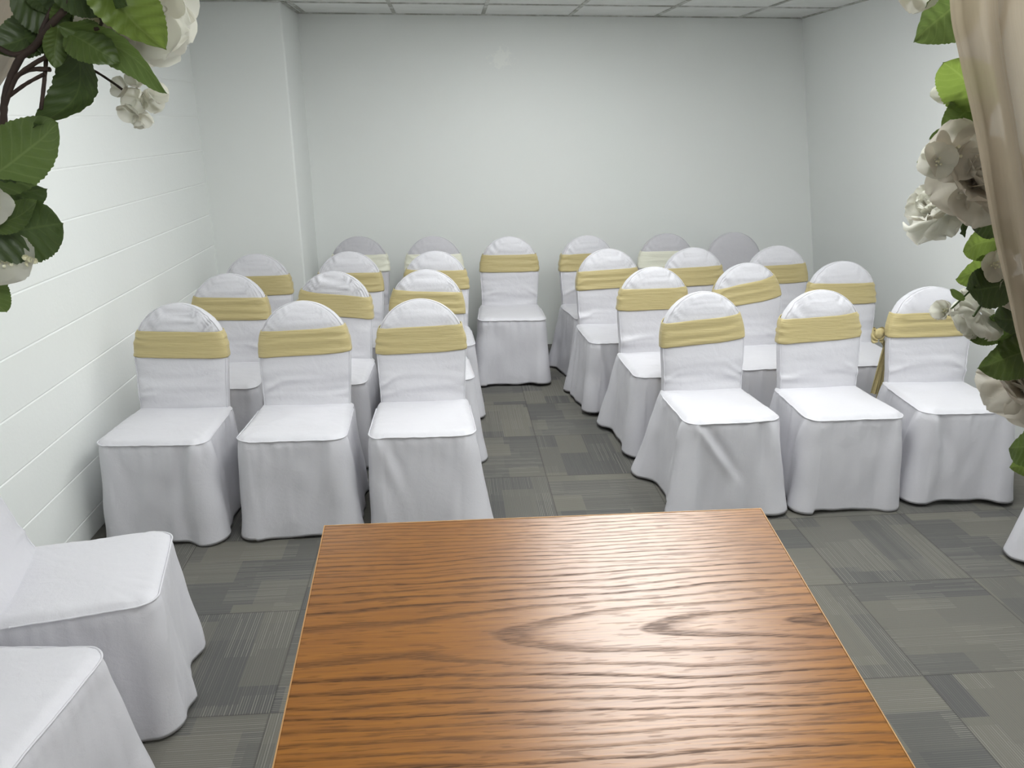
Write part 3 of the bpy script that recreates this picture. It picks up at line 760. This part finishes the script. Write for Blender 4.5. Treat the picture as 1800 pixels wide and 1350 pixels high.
# drapes: sheer cloth gathered from the hoop, tied back beside the pole
def drape(edge, out, label, sgn, nfold, yamp, sd):
    rows = []; NU = 90; NV = 70
    for i in range(NU + 1):
        u = i / NU * (len(edge) - 1); k0 = min(int(u), len(edge) - 2); f = u - k0
        A = edge[k0].lerp(edge[k0 + 1], f); B = out[k0].lerp(out[k0 + 1], f)
        row = []
        for j in range(NV + 1):
            v = j / NV; p = A.lerp(B, v)
            ph = v * nfold * 2 * PI + 1.2 * nz(v * 3 + sd, i / NU * 1.6, sd)
            y = yamp * (math.sin(ph) + 0.4 * math.sin(ph * 2.3 + sd)) * (0.5 + 0.5 * min(1, v * 6))
            row.append(p + Vector((0.012 * sgn * math.cos(ph) * min(1, v * 5), y, 0)))
        rows.append(row)
    m = MB(); m.grid(rows, uv=True); o = m.build('sheer_drape', M['sheer'])
    tag(o, label, 'curtain', 'sheer beige drapes on the arch')
    return o
def spl(P, n=10):
    Q = []
    for i in range(len(P) - 1):
        p0 = P[max(i - 1, 0)]; p1 = P[i]; p2 = P[i + 1]; p3 = P[min(i + 2, len(P) - 1)]
        for k_ in range(n):
            t = k_ / n; Q.append(0.5 * ((2 * p1) + (p2 - p0) * t + (2 * p0 - 5 * p1 + 4 * p2 - p3) * t * t + (3 * p1 - p0 - 3 * p2 + p3) * t ** 3))
    Q.append(P[-1]); return Q
YD = 0.76
e = [Vector((0.42, YD + .05, 2.22)), Vector((0.45, YD, 1.98)), at(1673, -20, YD), at(1690, 100, YD), at(1718, 230, YD), at(1748, 400, YD), at(1775, 520, YD), at(1803, 640, YD), Vector((0.72, YD, 1.30)), Vector((0.80, YD, 1.18)), Vector((0.93, YD, 0.8)), Vector((1.0, YD, 0.04))]
o_ = [Vector((0.75, YD + .05, 2.10)), Vector((0.80, YD, 1.98)), Vector((0.84, YD, 1.83)), Vector((0.85, YD, 1.77)), Vector((0.86, YD, 1.70)), Vector((0.86, YD, 1.62)), Vector((0.86, YD, 1.55)), Vector((0.855, YD, 1.48)), Vector((0.88, YD, 1.30)), Vector((0.90, YD, 1.18)), Vector((1.10, YD, 0.8)), Vector((1.2, YD, 0.04))]
drape(spl(e), spl(o_), 'sheer beige drape hanging in long folds over the white flowers, right side', 1, 9.5, 0.015, 2.0)
YL = 0.97
e = [Vector((-0.30, YL, 2.24)), Vector((-0.36, YL, 2.02)), at(92, -20, YL), at(56, 58, YL), at(20, 125, YL), at(-25, 200, YL), at(-70, 330, YL), Vector((-0.68, YL, 1.45)), Vector((-0.76, YL, 1.18)), Vector((-0.80, YL, 0.8)), Vector((-0.84, YL, 0.04))]
o_ = [Vector((-0.62, YL, 2.12)), Vector((-0.70, YL, 2.02)), Vector((-0.76, YL, 1.86)), Vector((-0.78, YL, 1.78)), Vector((-0.79, YL, 1.72)), Vector((-0.80, YL, 1.66)), Vector((-0.80, YL, 1.6)), Vector((-0.80, YL, 1.45)), Vector((-0.84, YL, 1.18)), Vector((-0.98, YL, 0.8)), Vector((-1.04, YL, 0.04))]
drape(spl(e), spl(o_), 'sheer beige drape swept aside behind the leaves, upper left corner', -1, 5.5, 0.013, 5.0)

# left garland
WORLD_BUILT.update(('flower_garland', 'flower_garland.001'))
gl = empty('flower_garland', 'garland of white silk flowers, serrated leaves and brown stems, left edge', 'flowers', (-0.60, 0.9, 0))
Y0 = 0.88
for pts, r in (([(-30, 420, .9), (2, 290, .89), (6, 220, .88), (10, 165, .88), (34, 105, .88), (60, 82, .88), (88, 45, .87), (122, 5, .87), (150, -60, .88)], 0.0036),
               ([(8, 190, .88), (28, 138, .875), (60, 112, .87), (86, 98, .87)], 0.0022), ([(20, 140, .88), (50, 123, .875), (88, 122, .87)], 0.0024),
               ([(12, 172, .88), (45, 148, .875), (78, 130, .87)], 0.0018), ([(82, 80, .88), (80, 120, .875), (76, 160, .87), (72, 192, .87)], 0.0020),
               ([(60, 90, .885), (75, 50, .88), (92, 15, .88)], 0.0026), ([(110, 95, .89), (165, 124, .90), (195, 143, .905), (216, 158, .91)], 0.0013),
               ([(172, 15, .86), (179, 38, .858), (172, 50, .857), (166, 51, .857)], 0.0018), ([(-40, 60, .88), (20, 95, .88), (50, 88, .88)], 0.0028),
               ([(-30, 520, .9), (-18, 400, .9), (-5, 300, .89)], 0.003)):
    stem(gl, pts, r)
L_ = [  # base, tip, width px, kwargs
 ((165, -45, .86), (293, 88, .84), 92, dict(tone='bright', bend=.10, roll=.5, fold=.45)),
 ((108, 48, .86), (297, 152, .85), 52, dict(tone='mid', bend=.14, roll=-.5, fold=.5)),
 ((118, 58, .865), (212, 112, .86), 62, dict(tone='mid', bend=-.10, roll=.3)),
 ((128, 62, .87), (60, 226, .85), 72, dict(tone='dark', bend=.35, roll=-.7, fold=.3)),
 ((-30, 318, .87), (110, 222, .85), 88, dict(tone='mid', bend=.08, roll=.2, blunt=.7)),
 ((-35, 372, .88), (80, 328, .87), 62, dict(tone='dark', bend=.08, roll=-.3, blunt=.5)),
 ((-28, 412, .86), (114, 398, .85), 104, dict(tone='dark', bend=.16, roll=-.2, blunt=1.0)),
 ((-20, 400, .855), (66, 352, .85), 46, dict(tone='mid', bend=.1, roll=.5)),
 ((-48, 470, .87), (6, 552, .85), 58, dict(tone='mid', bend=.1, roll=.2, blunt=.5)),
 ((95, 40, .89), (-25, 88, .88), 62, dict(tone='dark', bend=.12, roll=-.4)),
 ((88, -40, .87), (196, 18, .86), 60, dict(tone='dark', bend=.1, roll=.2)),
 ((28, -15, .885), (128, 52, .88), 70, dict(tone='dark', bend=.1, roll=.1, blunt=.6)),
 ((102, 50, .87), (96, 120, .865), 34, dict(tone='mid', bend=.1, roll=.3, blunt=.5)),
 ((96, 15, .89), (58, 100, .88), 42, dict(tone='dark', bend=.1, roll=-.4)),
 ((60, -30, .89), (105, 30, .89), 50, dict(tone='dark', bend=.1, roll=.2)),
 ((120, 2, .88), (98, 62, .87), 30, dict(tone='mid', bend=.1, roll=.4)),
 ((135, -30, .86), (225, 12, .85), 44, dict(tone='dark', bend=.1, roll=-.2)),
 ((66, 40, .89), (72, 95, .88), 34, dict(tone='dark', bend=.1, roll=.2)),
]
for i, (b, t_, w, kw) in enumerate(L_): lf(gl, b, t_, w, sd=i * 1.7, **kw)
rose(gl, at(232, 5, .93), Vector((0.35, -0.75, -0.35)), 0.060, 'petal', 1.3)
rose(gl, at(150, 40, .95), Vector((-0.1, -0.9, -0.3)), 0.036, 'petal', 2.1)
for k_, (px, py, r, fx, fz) in enumerate(((222, 158, .017, -.5, .3), (240, 172, .021, .1, -.2), (262, 178, .019, .6, 0), (272, 168, .017, .8, .3), (232, 190, .018, -.2, -.6), (250, 200, .016, .3, -.8), (240, 150, .016, .2, .7))):
    blossom(gl, at(px, py, .91 + .004 * (k_ % 3)), Vector((fx, -.8, fz)), r, 4, 'petal', k_ * 1.1, .9, stamen=False)
blossom(gl, at(-8, 360, .85), Vector((.2, -1, .1)), .024, 4, 'petal', .8, .3)
blossom(gl, at(8, 462, .87), Vector((.3, -.8, .4)), .040, 5, 'petal', .3, .5)
for k_, (px, py) in enumerate(((44, 452), (52, 456), (60, 459), (49, 464))):
    blossom(gl, at(px, py, .865), Vector((.5, -.8, .1 * k_)), .0055, 5, 'stamen', k_ * .7, 1.1, stamen=False)
blossom(gl, at(243, 212, .91), Vector((.1, -.3, -.9)), .010, 4, 'petal', .7, 1.2, stamen=False)

# right garland
gr = empty('flower_garland', 'garland of ivory silk roses, blossoms and bright leaves, right edge under the drape', 'flowers', (0.80, 0.9, 0))
for pts, r in (([(1790, -80, .9), (1740, 150, .9), (1735, 330, .9), (1755, 470, .9), (1790, 620, .9), (1840, 860, .9)], 0.0034),
               ([(1712, 505, .86), (1690, 526, .855), (1672, 543, .85)], 0.0011), ([(1735, 520, .87), (1722, 540, .86), (1711, 556, .855)], 0.0016),
               ([(1700, 385, .88), (1697, 400, .88), (1690, 412, .88)], 0.0022), ([(1760, 450, .89), (1735, 490, .88), (1712, 505, .86)], 0.0016),
               ([(1760, 440, .89), (1748, 490, .88), (1735, 520, .87)], 0.0016)):
    stem(gr, pts, r, 'stem_green' if r < 0.003 else 'stem')
R_ = [
 ((1715, -20, .88), (1608, 78, .87), 92, dict(tone='mid', bend=.08, roll=.4, fold=.4)),
 ((1740, 190, .87), (1655, 112, .86), 82, dict(tone='bright', bend=.12, roll=.3, blunt=1.0)),
 ((1745, 165, .88), (1650, 222, .87), 62, dict(tone='mid', bend=.1, roll=-.2, blunt=.3)),
 ((1712, 205, .885), (1632, 246, .88), 26, dict(tone='mid', bend=.08, roll=-.5)),
 ((1660, 268, .89), (1611, 286, .885), 26, dict(tone='bright', bend=.1, roll=.2)),
 ((1765, 392, .87), (1706, 398, .86), 50, dict(tone='dark', bend=.1, roll=.3)),
 ((1695, 370, .875), (1697, 418, .87), 18, dict(tone='dark', bend=.1, roll=1.0)),
 ((1765, 420, .88), (1692, 438, .875), 62, dict(tone='bright', bend=.1, roll=.2, blunt=.5)),
 ((1770, 470, .88), (1680, 484, .87), 58, dict(tone='bright', bend=.08, roll=.3, blunt=.2)),
 ((1778, 500, .86), (1698, 508, .85), 74, dict(tone='dark', bend=.15, roll=-.2, blunt=1.0)),
 ((1695, 527, .85), (1668, 510, .845), 12, dict(tone='mid', bend=.1)),
 ((1790, 560, .88), (1704, 598, .87), 52, dict(tone='mid', bend=.1, roll=.3, blunt=.4)),
 ((1835, 610, .86), (1718, 652, .85), 78, dict(tone='mid', bend=.12, roll=.35, blunt=.4, fold=.4)),
 ((1830, 560, .87), (1745, 560, .87), 72, dict(tone='dark', bend=.1, roll=-.3, blunt=.6)),
 ((1840, 630, .865), (1752, 600, .86), 66, dict(tone='mid', bend=.1, roll=.1, blunt=.5)),
 ((1820, 590, .88), (1760, 640, .875), 58, dict(tone='dark', bend=.1, roll=.3, blunt=.4)),
 ((1850, 790, .86), (1772, 790, .85), 74, dict(tone='mid', bend=.14, roll=.3, blunt=.8)),
 ((1845, 812, .87), (1774, 824, .86), 44, dict(tone='bright', bend=.1, roll=.2, blunt=.3)),
 ((1800, 430, .89), (1735, 440, .885), 50, dict(tone='dark', bend=.1, roll=.5)),
 ((1815, 350, .89), (1740, 410, .885), 60, dict(tone='dark', bend=.1, roll=.2)),
 ((1805, 500, .88), (1760, 560, .88), 50, dict(tone='mid', bend=.1, roll=.4)),
]
for i, (b, t_, w, kw) in enumerate(R_): lf(gr, b, t_, w, sd=40 + i * 1.7, **kw)
blossom(gr, at(1604, -12, .88), Vector((-.1, -1, .1)), .028, 5, 'petal', .5, .4)
blossom(gr, at(1662, 168, .90), Vector((-.5, -.6, .4)), .018, 4, 'petal', .9, .4)
blossom(gr, at(1672, 268, .865), Vector((-.2, -1, .1)), .040, 5, 'petal_shaded', .35, .3)
blossom(gr, at(1645, 285, .86), Vector((-.5, -1, .2)), .026, 4, 'petal', 1.2, .5)
rose(gr, at(1715, 318, .865), Vector((-0.15, -0.9, 0.5)), 0.050, 'petal_shaded', 3.3)
rose(gr, at(1662, 372, .895), Vector((-0.75, -0.1, 0.75)), 0.044, 'petal', 4.4, 0.25)
blossom(gr, at(1746, 465, .865), Vector((-.1, -1, .1)), .024, 4, 'petal_shaded', .4, .3)
blossom(gr, at(1775, 515, .87), Vector((-.1, -1, .2)), .026, 5, 'petal_shaded', 1.0, .3)
rose(gr, at(1722, 552, .88), Vector((-0.3, 0.55, -0.55)), 0.033, 'petal', 5.5, 0.25)
blossom(gr, at(1662, 548, .85), Vector((-.8, -.4, .3)), .020, 5, 'petal', .2, 1.1)
blossom(gr, at(1733, 482, .9), Vector((-.3, -.5, .9)), .020, 4, 'petal', .2, .4)
rose(gr, at(1800, 680, .88), Vector((-0.2, -0.6, 0.6)), 0.050, 'petal_shaded', 6.6, 0.22)
